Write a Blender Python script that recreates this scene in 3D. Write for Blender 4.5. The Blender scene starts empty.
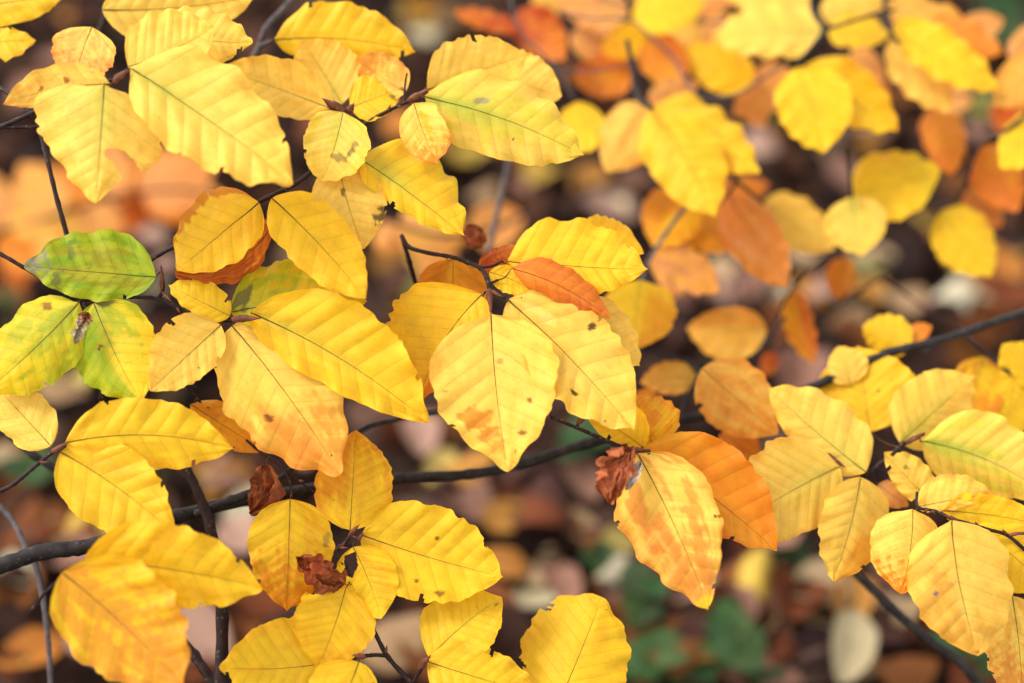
import bpy, math, random
import numpy as np
from mathutils import Vector

# ------------------------------------------------------------------ camera, light, exposure
S = bpy.context.scene
COL = S.collection
W_, H_ = 1024, 683
FOCUS = 0.67
PITCH = math.radians(40)
CAM_H = 0.88
cam_d = bpy.data.cameras.new('camera')
cam_d.lens = 50; cam_d.sensor_width = 36
cam_d.clip_start = 0.02; cam_d.clip_end = 300
cam_d.dof.use_dof = True
cam_d.dof.focus_distance = FOCUS
cam_d.dof.aperture_fstop = 2.35
cam = bpy.data.objects.new('camera', cam_d); COL.objects.link(cam)
cam.location = (0, 0, CAM_H)
cam.rotation_euler = (math.pi/2 - PITCH, 0, 0)
S.camera = cam

SUN_EL, SUN_AZ = math.radians(50), math.radians(-78)     # azimuth from +Y, clockwise
world = bpy.data.worlds.new('World'); S.world = world
world.use_nodes = True
wn, wl = world.node_tree.nodes, world.node_tree.links
wn.clear()
wo = wn.new('ShaderNodeOutputWorld'); bg = wn.new('ShaderNodeBackground')
sky = wn.new('ShaderNodeTexSky'); sky.sky_type = 'NISHITA'; sky.sun_disc = False
sky.sun_elevation = SUN_EL; sky.sun_rotation = SUN_AZ
hs = wn.new('ShaderNodeHueSaturation'); hs.inputs['Saturation'].default_value = 0.06   # overcast: grey-white sky
wl.new(sky.outputs[0], hs.inputs['Color']); wl.new(hs.outputs[0], bg.inputs[0])
bg.inputs[1].default_value = 0.135
wl.new(bg.outputs[0], wo.inputs[0])
sun_d = bpy.data.lights.new('sun', 'SUN'); sun_d.energy = 1.0; sun_d.angle = math.radians(20); sun_d.color = (1, .97, .92)
sun = bpy.data.objects.new('sun', sun_d); COL.objects.link(sun)
sd = Vector((math.sin(SUN_AZ)*math.cos(SUN_EL), math.cos(SUN_AZ)*math.cos(SUN_EL), math.sin(SUN_EL)))
sun.rotation_euler = sd.to_track_quat('Z', 'Y').to_euler()
S.view_settings.view_transform = 'Standard'
S.view_settings.look = 'None'
S.view_settings.gamma = 1
S.view_settings.exposure = 1.64
S.cycles.use_denoising = True
S.cycles.max_bounces = 8

# ------------------------------------------------------------------ helpers
FPX = W_ * 50 / 36
FWD = np.array([0, math.cos(PITCH), -math.sin(PITCH)])
UP = np.array([0, math.sin(PITCH), math.cos(PITCH)])
RIGHT = np.array([1.0, 0, 0])
CAMP = np.array([0, 0, CAM_H])
def at(x, y, d):
    """a point of the place seen in direction (x, y), d metres in front of the camera"""
    x = np.asarray(x, float); y = np.asarray(y, float); d = np.asarray(d, float)
    return CAMP + d[..., None]*(FWD + ((x-W_/2)/FPX)[..., None]*RIGHT - ((y-H_/2)/FPX)[..., None]*UP)
def project(P):
    Q = np.asarray(P) - CAMP
    d = Q @ FWD
    return W_/2 + FPX*(Q @ RIGHT)/d, H_/2 - FPX*(Q @ UP)/d, d
def on_ground(x, y, z=0.0):
    ray = FWD + (x-W_/2)/FPX*RIGHT - (y-H_/2)/FPX*UP
    t = (z-CAM_H)/ray[2]
    return CAMP + t*ray
def sstep(a, b, x):
    t = np.clip((x-a)/(b-a), 0, 1); return t*t*(3-2*t)
class Noise:
    def __init__(s, seed): s.g = np.random.RandomState(seed).rand(32, 32)
    def __call__(s, x, y):
        x = np.asarray(x, float); y = np.asarray(y, float)
        xi = np.floor(x).astype(int); yi = np.floor(y).astype(int)
        fx = x-xi; fy = y-yi; fx = fx*fx*(3-2*fx); fy = fy*fy*(3-2*fy)
        g = s.g; a = g[xi % 32, yi % 32]; b = g[(xi+1) % 32, yi % 32]; c = g[xi % 32, (yi+1) % 32]; d = g[(xi+1) % 32, (yi+1) % 32]
        return (a*(1-fx)+b*fx)*(1-fy)+(c*(1-fx)+d*fx)*fy
    def f(s, x, y): return .55*s(x, y)+.3*s(x*2.1+7, y*2.1+3)+.15*s(x*4.3+1, y*4.3+9)
def srgb(r, g, b):
    return np.array([((c/255)/12.92 if c/255 <= .04045 else ((c/255+.055)/1.055)**2.4) for c in (r, g, b)])

def new_mat(name):
    m = bpy.data.materials.new(name); m.use_nodes = True
    n = m.node_tree.nodes; n.clear()
    return m, n, m.node_tree.links
def math_node(n, l, op, a, b=None, clamp=False):
    nd = n.new('ShaderNodeMath'); nd.operation = op; nd.use_clamp = clamp
    for i, v in enumerate((a, b)):
        if v is None: continue
        if isinstance(v, (int, float)): nd.inputs[i].default_value = v
        else: l.new(v, nd.inputs[i])
    return nd.outputs[0]
def mixc(n, l, fac, a, b, mode='MIX'):
    nd = n.new('ShaderNodeMix'); nd.data_type = 'RGBA'; nd.blend_type = mode
    for k, v in ((0, fac), (6, a), (7, b)):
        if isinstance(v, (int, float)): nd.inputs[k].default_value = v
        elif isinstance(v, tuple): nd.inputs[k].default_value = v
        else: l.new(v, nd.inputs[k])
    return nd.outputs[2]

# ------------------------------------------------------------------ materials
def leaf_material(name, transl=.38, rough=.5, veins=1.0, specks=1.0, spec=.2):
    m, n, l = new_mat(name)
    out = n.new('ShaderNodeOutputMaterial')
    att = n.new('ShaderNodeAttribute'); att.attribute_name = 'tint'
    uv = n.new('ShaderNodeUVMap'); uv.uv_map = 'vein'
    sx = n.new('ShaderNodeSeparateXYZ'); l.new(uv.outputs[0], sx.inputs[0])
    tc = n.new('ShaderNodeTexCoord')
    # lateral veins: distance of the vein phase from the nearest whole number
    ph = math_node(n, l, 'PINGPONG', sx.outputs[0], .5)
    lat = n.new('ShaderNodeMapRange'); lat.inputs[1].default_value = .0; lat.inputs[2].default_value = .075
    lat.inputs[3].default_value = 1; lat.inputs[4].default_value = 0; l.new(ph, lat.inputs[0])
    nz = n.new('ShaderNodeTexNoise'); nz.inputs['Scale'].default_value = 130; nz.inputs['Detail'].default_value = 5
    l.new(tc.outputs['Object'], nz.inputs['Vector'])
    n2 = n.new('ShaderNodeTexNoise'); n2.inputs['Scale'].default_value = 620; n2.inputs['Detail'].default_value = 3
    l.new(tc.outputs['Object'], n2.inputs['Vector'])
    vn = n.new('ShaderNodeTexVoronoi'); vn.feature = 'DISTANCE_TO_EDGE'; vn.inputs['Scale'].default_value = 700
    l.new(tc.outputs['Object'], vn.inputs['Vector'])
    net = n.new('ShaderNodeMapRange'); net.inputs[1].default_value = 0; net.inputs[2].default_value = .12
    net.inputs[3].default_value = 1; net.inputs[4].default_value = 0; l.new(vn.outputs['Distance'], net.inputs[0])
    mot = n.new('ShaderNodeMapRange'); mot.inputs[1].default_value = .3; mot.inputs[2].default_value = .7
    mot.inputs[3].default_value = .9; mot.inputs[4].default_value = 1.06; l.new(nz.outputs[0], mot.inputs[0])
    mv = n.new('ShaderNodeCombineXYZ')
    for i in range(3): l.new(mot.outputs[0], mv.inputs[i])
    c = mixc(n, l, 1.0, att.outputs['Color'], mv.outputs[0], 'MULTIPLY')
    # orange mottling in the fine tissue
    om = n.new('ShaderNodeMapRange'); om.inputs[1].default_value = .56; om.inputs[2].default_value = .72
    om.inputs[3].default_value = 0; om.inputs[4].default_value = .32; l.new(n2.outputs[0], om.inputs[0])
    dk = mixc(n, l, 1.0, c, (.92, .68, .5, 1), 'MULTIPLY')
    c = mixc(n, l, om.outputs[0], c, dk)
    vd = mixc(n, l, 1.0, c, (.80, .64, .45, 1), 'MULTIPLY')
    c = mixc(n, l, math_node(n, l, 'MULTIPLY', lat.outputs[0], .34*veins), c, vd)
    c = mixc(n, l, math_node(n, l, 'MULTIPLY', net.outputs[0], .18*veins), c, vd)
    # black specks
    vs = n.new('ShaderNodeTexVoronoi'); vs.inputs['Scale'].default_value = 210; l.new(tc.outputs['Object'], vs.inputs['Vector'])
    wob = math_node(n, l, 'ADD', vs.outputs['Distance'], math_node(n, l, 'MULTIPLY', n2.outputs[0], .75))
    sp = math_node(n, l, 'LESS_THAN', wob, .50)
    sc = n.new('ShaderNodeSeparateColor'); l.new(vs.outputs['Color'], sc.inputs[0])
    gate = math_node(n, l, 'GREATER_THAN', sc.outputs[0], .972)
    big = n.new('ShaderNodeTexNoise'); big.inputs['Scale'].default_value = 22; l.new(tc.outputs['Object'], big.inputs['Vector'])
    g2 = math_node(n, l, 'GREATER_THAN', big.outputs[0], .52)
    spk = math_node(n, l, 'MULTIPLY', math_node(n, l, 'MULTIPLY', sp, gate), g2)
    c = mixc(n, l, math_node(n, l, 'MULTIPLY', spk, .85*specks), c, (.06, .035, .02, 1))
    # bump
    hgt = math_node(n, l, 'ADD', math_node(n, l, 'MULTIPLY', lat.outputs[0], -.6), math_node(n, l, 'MULTIPLY', net.outputs[0], -.22))
    hgt = math_node(n, l, 'ADD', hgt, math_node(n, l, 'MULTIPLY', nz.outputs[0], .8))
    bp = n.new('ShaderNodeBump'); bp.inputs['Strength'].default_value = .35; bp.inputs['Distance'].default_value = .0006
    l.new(hgt, bp.inputs['Height'])
    pb = n.new('ShaderNodeBsdfPrincipled')
    l.new(c, pb.inputs['Base Color']); l.new(bp.outputs[0], pb.inputs['Normal'])
    pb.inputs['Roughness'].default_value = rough; pb.inputs['Specular IOR Level'].default_value = spec
    tr = n.new('ShaderNodeBsdfTranslucent'); l.new(bp.outputs[0], tr.inputs['Normal'])
    l.new(mixc(n, l, 1.0, c, (1.0, .96, .82, 1), 'MULTIPLY'), tr.inputs['Color'])
    mx = n.new('ShaderNodeMixShader'); mx.inputs[0].default_value = transl
    l.new(pb.outputs[0], mx.inputs[1]); l.new(tr.outputs[0], mx.inputs[2]); l.new(mx.outputs[0], out.inputs[0])
    return m
def bark_material(name, a, b, speck=.5, scale=260):
    m, n, l = new_mat(name)
    out = n.new('ShaderNodeOutputMaterial'); tc = n.new('ShaderNodeTexCoord')
    nz = n.new('ShaderNodeTexNoise'); nz.inputs['Scale'].default_value = scale; nz.inputs['Detail'].default_value = 6
    l.new(tc.outputs['Object'], nz.inputs['Vector'])
    r = n.new('ShaderNodeMapRange'); r.inputs[1].default_value = .35; r.inputs[2].default_value = .7; l.new(nz.outputs[0], r.inputs[0])
    c = mixc(n, l, r.outputs[0], tuple(a)+(1,), tuple(b)+(1,))
    vs = n.new('ShaderNodeTexVoronoi'); vs.inputs['Scale'].default_value = 330; l.new(tc.outputs['Object'], vs.inputs['Vector'])
    lt = math_node(n, l, 'LESS_THAN', vs.outputs['Distance'], .22)
    c = mixc(n, l, math_node(n, l, 'MULTIPLY', lt, speck), c, (.16, .13, .11, 1))
    bp = n.new('ShaderNodeBump'); bp.inputs['Strength'].default_value = .6; bp.inputs['Distance'].default_value = .0008
    l.new(nz.outputs[0], bp.inputs['Height'])
    pb = n.new('ShaderNodeBsdfPrincipled'); pb.inputs['Roughness'].default_value = .62; pb.inputs['Specular IOR Level'].default_value = .2
    l.new(c, pb.inputs['Base Color']); l.new(bp.outputs[0], pb.inputs['Normal']); l.new(pb.outputs[0], out.inputs[0])
    return m
M_LEAF = leaf_material('autumn_leaf')
M_DRY = leaf_material('withered_leaf', transl=.14, rough=.55, veins=1.3, specks=.4)
M_LITTER = leaf_material('fallen_leaf', transl=.05, rough=.8, veins=.8, specks=.5, spec=.06)
M_TWIG = bark_material('twig_bark', (.013, .0055, .005), (.034, .015, .012), .3)
M_BARK = bark_material('branch_bark', (.011, .009, .0085), (.032, .026, .024), .2, 180)
M_GREY = bark_material('grey_stem_bark', (.06, .048, .05), (.12, .10, .10), .2)
M_BUD = bark_material('bud_scale', (.08, .024, .011), (.19, .065, .03), .0)
M_STALK = bark_material('leaf_stalk', (.055, .026, .007), (.12, .058, .014), .0)

# ------------------------------------------------------------------ mesh builders
def link_mesh(name, V, F, mat, parent=None, smooth=True):
    me = bpy.data.meshes.new(name)
    me.from_pydata([tuple(v) for v in V], [], [tuple(f) for f in F])
    me.materials.append(mat)
    if smooth: me.polygons.foreach_set('use_smooth', [True]*len(me.polygons))
    o = bpy.data.objects.new(name, me); COL.objects.link(o)
    if parent is not None:
        o.parent = parent
    return o
def tag(o, label=None, cat=None, group=None, kind=None):
    if label: o['label'] = label
    if cat: o['category'] = cat
    if group: o['group'] = group
    if kind: o['kind'] = kind
    return o
def thing(name, label, cat, loc, group=None):
    e = bpy.data.objects.new(name, None); COL.objects.link(e)
    e.location = tuple(loc); e.empty_display_size = .01
    return tag(e, label, cat, group)

def smooth_path(P, n=6):
    P = np.asarray(P, float)
    if len(P) < 3:
        t = np.linspace(0, 1, n+1)[:, None]; return P[0]*(1-t)+P[1]*t
    Q = np.vstack([2*P[0]-P[1], P, 2*P[-1]-P[-2]]); out = []
    for i in range(1, len(Q)-2):
        for k in range(n):
            t = k/n
            out.append(.5*((2*Q[i])+(-Q[i-1]+Q[i+1])*t+(2*Q[i-1]-5*Q[i]+4*Q[i+1]-Q[i+2])*t*t+(-Q[i-1]+3*Q[i]-3*Q[i+1]+Q[i+2])*t**3))
    out.append(P[-1]); return np.array(out)
def tube(P, R, sides=8, seed=0, rough=.08):
    """vertices and faces of a closed tube along the points P with radii R"""
    P = np.asarray(P, float); R = np.asarray(R, float); rs = np.random.RandomState(seed)
    T = np.gradient(P, axis=0); T /= np.linalg.norm(T, axis=1)[:, None]+1e-12
    ref = np.array([0, 0, 1.0]) if abs(T[0][2]) < .9 else np.array([1.0, 0, 0])
    V, F = [], []; a = np.linspace(0, 2*np.pi, sides, endpoint=False)
    x = np.cross(T[0], ref); x /= np.linalg.norm(x)
    for i in range(len(P)):
        x = x - T[i]*np.dot(x, T[i]); x /= np.linalg.norm(x); y = np.cross(T[i], x)
        r = R[i]*(1+rough*(rs.rand(sides)-.5)*2)
        for k in range(sides): V.append(P[i]+r[k]*(math.cos(a[k])*x+math.sin(a[k])*y))
    for i in range(len(P)-1):
        for k in range(sides):
            b = i*sides; F.append((b+k, b+(k+1) % sides, b+sides+(k+1) % sides, b+sides+k))
    F.append(tuple(range(sides))[::-1]); F.append(tuple((len(P)-1)*sides+k for k in range(sides)))
    return V, F

# leaf outline: half width along the length of a beech leaf
PU = np.array([0, .02, .06, .12, .2, .3, .42, .55, .67, .78, .87, .93, .97, 1])
PW = np.array([0, .22, .50, .74, .92, 1.02, 1.05, 1.00, .91, .73, .49, .28, .13, 0])
TAPER = ([0, .02, .06, .12, .2, .3, .42, .55, .67, .78, .87, .93, 1], [0, .26, .55, .78, .94, 1.02, 1.03, .96, .80, .59, .37, .2, 0])
def profile(u): return np.interp(u, PU, PW)

# colours of the leaves themselves
Yb = srgb(247, 199, 38); Yp = srgb(250, 207, 90); Yo = srgb(243, 178, 38); Or = srgb(226, 134, 40); Dk = srgb(196, 92, 24)
Gr = srgb(132, 162, 26); YG = srgb(204, 200, 40); Br = srgb(140, 66, 24); Pe = srgb(228, 152, 84); Rd = srgb(186, 72, 18); Tn = srgb(240, 184, 80)
STYLE = {   # main, (tip colour, amount, start), (edge colour, amount), (blotch colour, amount, threshold), green along the base of the midrib
    'P': (Yp, (Yo, .25, .7), (Yo, .25), (Or, .15, .62), .10),
    'Y': (Yb, (Yo, .3, .7), (Yo, .3), (Or, .15, .62), .06),
    'B': (Yb*.94, (Yb, .2, .7), (Yo, .25), (Or, .2, .62), .04),
    'PG': (Yp, (Yo, .2, .8), (Yo, .2), (YG, .5, .5), .75),
    'PO': (Yp, (Or, .75, .55), (Or, .35), (Or, .45, .55), .05),
    'YO': (Yb, (Or, .85, .5), (Or, .5), (Or, .5, .5), .04),
    'YG': (srgb(220, 200, 30), (Yb, .5, .6), (Gr, .35), (Gr, .5, .52), .7),
    'G': (Gr, (YG, .15, .75), (YG, .25), (YG, .35, .5), .1),
    'O': (Or, (Dk, .3, .6), (Dk, .3), (Yo, .35, .55), 0),
    'OY': (srgb(238, 158, 36), (Or, .5, .5), (Or, .5), (Yo, .6, .5), 0),
    'T': (Tn, (Or, .2, .65), (Or, .25), (Yo, .3, .55), 0),
    'PE': (srgb(230, 156, 92), (Or, .25, .6), (Or, .2), (Tn, .35, .5), 0),
    'R': (Rd, (Or, .5, .5), (Br, .4), (Or, .45, .55), 0),
    'D': (srgb(122, 64, 32), (srgb(120, 52, 24), .4, .5), (srgb(100, 42, 20), .5), (srgb(176, 96, 48), .5, .55), 0),
}
def leaf_tint(u, v, phase, style, seed, o):
    nz = Noise(seed); main, tip, edge, blot, green = STYLE[style]
    tip = o.get('tip', tip); edge = o.get('edge', edge); blot = o.get('blot', blot); green = o.get('green', green)
    av = np.abs(v); sx = v*1.6
    n1 = nz.f(u*4+3, sx*3+5); n2 = nz.f(u*6+11, sx*5+17); n3 = nz.f(u*3+20, sx*2.4+8)
    c = np.broadcast_to(main*(1+.06*(np.random.RandomState(seed).rand()-.5)), u.shape+(3,)).copy()
    def mix(c, col, f): f = np.clip(f, 0, 1)[..., None]; return c*(1-f)+col*f
    c = mix(c, Yo if style[0] in 'PYB' else Dk, .28*sstep(.45, .75, n3))
    c = mix(c, blot[0], blot[1]*sstep(blot[2]-.05, blot[2]+.07, n1-.05*np.cos(2*np.pi*phase)+.12*(nz(u*34, v*9)-.5)))
    c = mix(c, srgb(172, 184, 66), 1.15*green*np.exp(-av*3.2)*sstep(.95, .05, u+.3*(n2-.5)))
    c = mix(c, edge[0], edge[1]*sstep(.72, 1.02, av*(.6+.4*sstep(0, .3, u))+.5*(n2-.5)))
    c = mix(c, tip[0], tip[1]*sstep(tip[2]-.12, tip[2]+.2, u+.55*(n2-.5)+.22*(nz(u*36+2, v*10)-.5)-.10*np.cos(2*np.pi*phase)))
    if 'side' in o:
        s_, col, amt, u0 = o['side']
        m = sstep(.02, .3, v*s_)*sstep(u0-.1, u0+.12, u+.4*(n1-.5)); c = mix(c, col, amt*m*(.6+.6*n2))
    for (u0, v0, ru, rv, col, amt) in o.get('spots', ()):
        if ru < .05: q = np.sqrt(((u-u0)/ru/.7)**2+((v-v0)/rv)**2)+1.5*(nz(u*26+3, v*9+5)-.5)
        else: q = np.sqrt(((u-u0)/ru)**2+((v-v0)/rv)**2)+1.1*(n2-.5)+.7*(nz(u*38+3, v*11+5)-.5)-.22*np.cos(2*np.pi*phase)
        c = mix(c, col, amt*sstep(1.15, .75, q))
    # the tissue between two lateral veins is a little paler than beside them
    c = c*(1-.02*np.cos(2*np.pi*phase))[..., None]
    return np.clip(c, 0, 1)

SEED = [100]
COVER = np.zeros((86, 128), bool)                     # which part of the view the foliage hides (8 px cells)
def leaf(parent, bx, by, tx, ty, wl_, wr_, z, style='Y', name='leaf', label=None, mat=None, **o):
    """one beech leaf from its base (bx, by) to its tip (tx, ty), wl_/wr_ wide left/right of its midrib, z cm behind the focus"""
    SEED[0] += 1; seed = o.get('seed', SEED[0]); rs = np.random.RandomState(seed)
    L = math.hypot(tx-bx, ty-by)
    far = z > 9
    if z > 12: z = z*1.42-2.5
    nu = o.get('nu', 26 if far else int(np.clip(L/1.9, 36, 92))); nv = o.get('nv', 9 if far else 23)
    u = np.linspace(0, 1, nu+1); u = np.where(u < .12, u, u); vv = np.linspace(-1, 1, 2*nv+1)
    U, V = np.meshgrid(u, vv, indexing='ij'); A = np.abs(V)
    d = np.array([tx-bx, ty-by])/L; lf = np.array([d[1], -d[0]])          # lf: left of the direction of growth
    bend = o.get('bend', rs.uniform(-.04, .04)*L)
    nveins = o.get('veins', 8.3 + rs.rand()*2.2)
    wmean = .5*(wl_+wr_)
    side = np.where(V > 0, wr_, wl_)
    w = profile(U)
    if 'pl' in o: w = np.where(V < 0, np.interp(U, *o['pl']), w)         # measured half outline, left
    if 'pr' in o: w = np.where(V > 0, np.interp(U, *o['pr']), w)
    asym = rs.uniform(-.03, .03)
    phase = nveins*(U - .62*A*w*wmean/L + .02) + np.where(V > 0, asym*8, 0)
    nz = Noise(seed+5000)
    edge_wave = 1 + (.003+.036*nz(U*5, V*0+7)**1.5)*np.cos(2*np.pi*phase) + .018*(nz(U*43+5, V*0+3)-.5) + .05*(nz(U*7+3, V*2+9)-.5)*o.get('rag', 1) + .03*(nz(U*19, V*2+3)-.5)
    r = side*w*edge_wave*A
    sgn = np.where(V > 0, -1, 1)
    mid = bend*4*U*(1-U)
    fw = .10*L*A*A*w*(0.35-U)*.0
    X = bx + d[0]*(U*L+fw) + lf[0]*(mid+sgn*r)
    Y = by + d[1]*(U*L+fw) + lf[1]*(mid+sgn*r)
    zt = o.get('zt', z + .004*(by-ty) + rs.uniform(-.6, .6))               # upper ends lie a little farther off
    sag = o.get('sag', rs.uniform(-.35, .5))
    q_ = 1.8 if far else 1.25
    roll = o.get('roll', q_*rs.uniform(-.3, .3)); fold = o.get('fold', q_*rs.uniform(-.15, .3))
    D = FOCUS + .01*(z + (zt-z)*U - sag*4*U*(1-U))
    pm = D/FPX
    lean = o.get('lean', .5 if z > 30 else .6 if z > 9 else .18)
    D = D + pm*side*w*A*(sgn*roll + fold*A**.6) + pm*lean*(by-Y)
    P = at(X, Y, D)
    if 'curl' in o:      # rolled or crumpled: turn the blade about its midrib
        cm = P[:, nv:nv+1, :]; ax = P[-1, nv]-P[0, nv]; ax /= np.linalg.norm(ax)
        rel = P-cm; al = rel @ ax; perp = rel-al[..., None]*ax; rr = np.linalg.norm(perp, axis=2)
        ang = o['curl']*V*w*(.8+.5*nz(U*3, V)); e1 = perp/(rr[..., None]+1e-9)*np.sign(V+1e-9)[..., None]
        e2 = np.cross(ax, e1); e2 *= np.sign((e2*(-FWD)).sum(2))[..., None]+.0
        k = rr*np.sign(V+1e-9); k2 = np.where(np.abs(ang) > 1e-3, rr/np.maximum(np.abs(ang), 1e-3), rr)
        P = cm + al[..., None]*ax + (k2*np.sin(np.abs(ang))*np.sign(V+1e-9))[..., None]*e1 + (k2*(1-np.cos(np.abs(ang))))[..., None]*e2
    # normals, then pleats between the lateral veins, wavy margin, crumple
    du = np.gradient(P, axis=0); dv = np.gradient(P, axis=1)
    N = np.cross(dv, du); N /= np.linalg.norm(N, axis=2)[..., None]+1e-12
    N *= np.sign((N @ -FWD).mean())
    unit = (FOCUS+.01*z)/FPX                                               # metres per pixel there
    pl = o.get('pleat', 1.0)
    tri = np.abs(((phase+.5) % 1)-.5)*2                                    # 0 on a vein, 1 midway
    pleat = (1-(1-tri)**2-.6)*sstep(0, .22, A)*sstep(0, .08, U)*sstep(1, .9, U)
    h = pl*.0092*L*unit*pleat*(1-.25*A)*(.2+1.4*nz(U*4+9, V*1.5+4))
    h = h + .024*L*unit*A**2*np.sin(2*np.pi*(phase*.42+rs.rand()))*o.get('wave', 1)
    h = h + .03*L*unit*(nz.f(U*2.5+2, V*1.5+6)-.5)
    if 'crumple' in o: h = h + o['crumple']*L*unit*(nz.f(U*5+2, V*3+6)-.5)
    h = h - .006*L*unit*np.exp(-(A*wmean/5)**2)                            # sunken midrib
    P = P + N*h[..., None]
    col = leaf_tint(U, V, phase, style, seed, o)
    idx = np.arange((nu+1)*(2*nv+1)).reshape(nu+1, 2*nv+1)
    keep = np.ones((nu, 2*nv), bool)
    Xc = .25*(X[:-1, :-1]+X[1:, :-1]+X[:-1, 1:]+X[1:, 1:]); Yc = .25*(Y[:-1, :-1]+Y[1:, :-1]+Y[:-1, 1:]+Y[1:, 1:])
    bites = list(o.get('bites', ()))
    if not far and L > 60 and name == 'leaf':
        for k in range(rs.choice([0, 1, 1, 2, 3])):                        # small tears and nibbles in the margin
            i = rs.randint(int(.15*nu), int(.97*nu)); sd_ = rs.choice([0, -1]); cx, cy = X[i, sd_], Y[i, sd_]
            mx, my = X[i, nv]-cx, Y[i, nv]-cy; ml = math.hypot(mx, my)+1e-6; dp = rs.uniform(2.5, 8); wd = rs.uniform(1.5, 4)
            ix, iy = cx+mx/ml*dp, cy+my/ml*dp; ox, oy = cx-mx/ml*5, cy-my/ml*5
            bites.append([(ox+d[0]*wd*1.6, oy+d[1]*wd*1.6), (ix+d[0]*wd*.5, iy+d[1]*wd*.5), (ix-d[0]*wd*.3, iy-d[1]*wd*.3), (ox-d[0]*wd*1.3, oy-d[1]*wd*1.3)])
    for poly in bites:                                        # pieces eaten or torn away
        ins = np.zeros_like(keep); q = poly; j = len(q)-1
        for i in range(len(q)):
            (xi, yi), (xj, yj) = q[i], q[j]
            cr = ((yi > Yc) != (yj > Yc)) & (Xc < (xj-xi)*(Yc-yi)/((yj-yi) if yj != yi else 1e-9)+xi); ins ^= cr; j = i
        keep &= ~ins
    F = np.stack([idx[:-1, :-1], idx[1:, :-1], idx[1:, 1:], idx[:-1, 1:]], -1)[keep]
    if (N @ -FWD).mean() > 0:
        a, b, c = P[F[0][0] // (2*nv+1), F[0][0] % (2*nv+1)], P[F[0][1] // (2*nv+1), F[0][1] % (2*nv+1)], P[F[0][3] // (2*nv+1), F[0][3] % (2*nv+1)]
        mid_f = F[len(F)//2]; pts = P.reshape(-1, 3)
        nn = np.cross(pts[mid_f[1]]-pts[mid_f[0]], pts[mid_f[3]]-pts[mid_f[0]])
        if nn @ FWD > 0: F = F[:, ::-1]
    org = np.array(parent.location)
    ob = link_mesh(name, P.reshape(-1, 3)-org, F.tolist(), mat or M_LEAF, parent)
    me = ob.data
    ca = me.attributes.new('tint', 'FLOAT_COLOR', 'POINT')
    ca.data.foreach_set('color', np.concatenate([col, np.ones(col.shape[:2]+(1,))], 2).reshape(-1))
    ul = me.uv_layers.new(name='vein')
    li = np.empty(len(me.loops), int); me.loops.foreach_get('vertex_index', li)
    uvs = np.stack([phase.reshape(-1), V.reshape(-1)], 1)[li]; ul.data.foreach_set('uv', uvs.reshape(-1))
    if label: ob['label'] = label
    # midrib running on into the stalk that joins the twig
    tw = TWIG.get(parent.name)
    line = P[:, nv]+N[:, nv]*.0001
    t0 = 0
    base = line[0]
    pts = [base]
    if tw is not None and not o.get('nostalk'):
        k = np.argmin(np.linalg.norm(tw-base, axis=1)); q = tw[k]
        if np.linalg.norm(q-base) < .05:
            mpt = .5*(q+base)-UP*.0015*np.sign(rs.rand()-.3); pts = list(smooth_path([q, mpt, base], 4))
    body = np.array(pts[:-1]+list(line[:max(2, int(.93*nu))])) if not o.get('nomid') else np.array(pts)
    if len(body) > 2:
        r0 = o.get('stalk_r', .40)*.00056*(L/150)**.5
        R = np.interp(np.linspace(0, 1, len(body)), [0, .15, .3, 1], [r0*2.0, r0*1.2, r0*.72, r0*.2])
        sv, sf = tube(body, R, 5, seed)
        link_mesh('leaf_stalk', np.array(sv)-org, sf, M_STALK, ob)
    px = np.clip((X/8).astype(int), 0, 127); py = np.clip((Y/8).astype(int), 0, 85)
    okm = (X >= 0) & (X < 1024) & (Y >= 0) & (Y < 683); COVER[py[okm], px[okm]] = True
    return ob

TWIG = {}
def twig(label, paths, mat=None, group=None, name='beech_twig', cat='twig', sides=8, part='stem'):
    """an Empty carrying one woody stem; paths: lists of (x, y, z cm, half width px); the first point of the first path is its base"""
    x, y, z = paths[0][0][:3]
    t = thing(name, label, cat, at(x, y, FOCUS+.01*z), group)
    V, F, allp = [], [], []
    for k, p in enumerate(paths):
        p = np.array(p, float); Q = smooth_path(p, 8)
        pts = at(Q[:, 0], Q[:, 1], FOCUS+.01*Q[:, 2]); R = np.maximum(Q[:, 3], .35)*(FOCUS+.01*Q[:, 2])/FPX
        R = R*(1+.05*np.sin(np.arange(len(R))*1.7+k)) ; R[8::8] *= 1.12
        v, f = tube(pts, R, sides, k+len(label)); b = len(V)
        V += v; F += [tuple(i+b for i in q) for q in f]; allp.append(pts)
    link_mesh(part, np.array(V)-np.array(t.location), F, mat or M_TWIG, t)
    TWIG[t.name] = np.vstack(allp)
    if part == 'stem' and paths[0][0][2] < 5 and name == 'beech_twig':     # small side buds along the twig
        rs = np.random.RandomState(len(label)*7+3)
        for p in paths:
            for k in range(len(p)-2):
                if rs.rand() < .45:
                    f = rs.rand(); a, b = p[k], p[k+1]; x, y = a[0]+(b[0]-a[0])*f, a[1]+(b[1]-a[1])*f
                    dx, dy = b[0]-a[0], b[1]-a[1]; dl = math.hypot(dx, dy)+1e-6; sg = rs.choice([-1, 1]); ln = rs.uniform(5, 9)
                    bud(t, x, y, x+(dx/dl*.8+sg*dy/dl*.6)*ln, y+(dy/dl*.8-sg*dx/dl*.6)*ln, a[2]+(b[2]-a[2])*f, 1.5)
    return t
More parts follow.
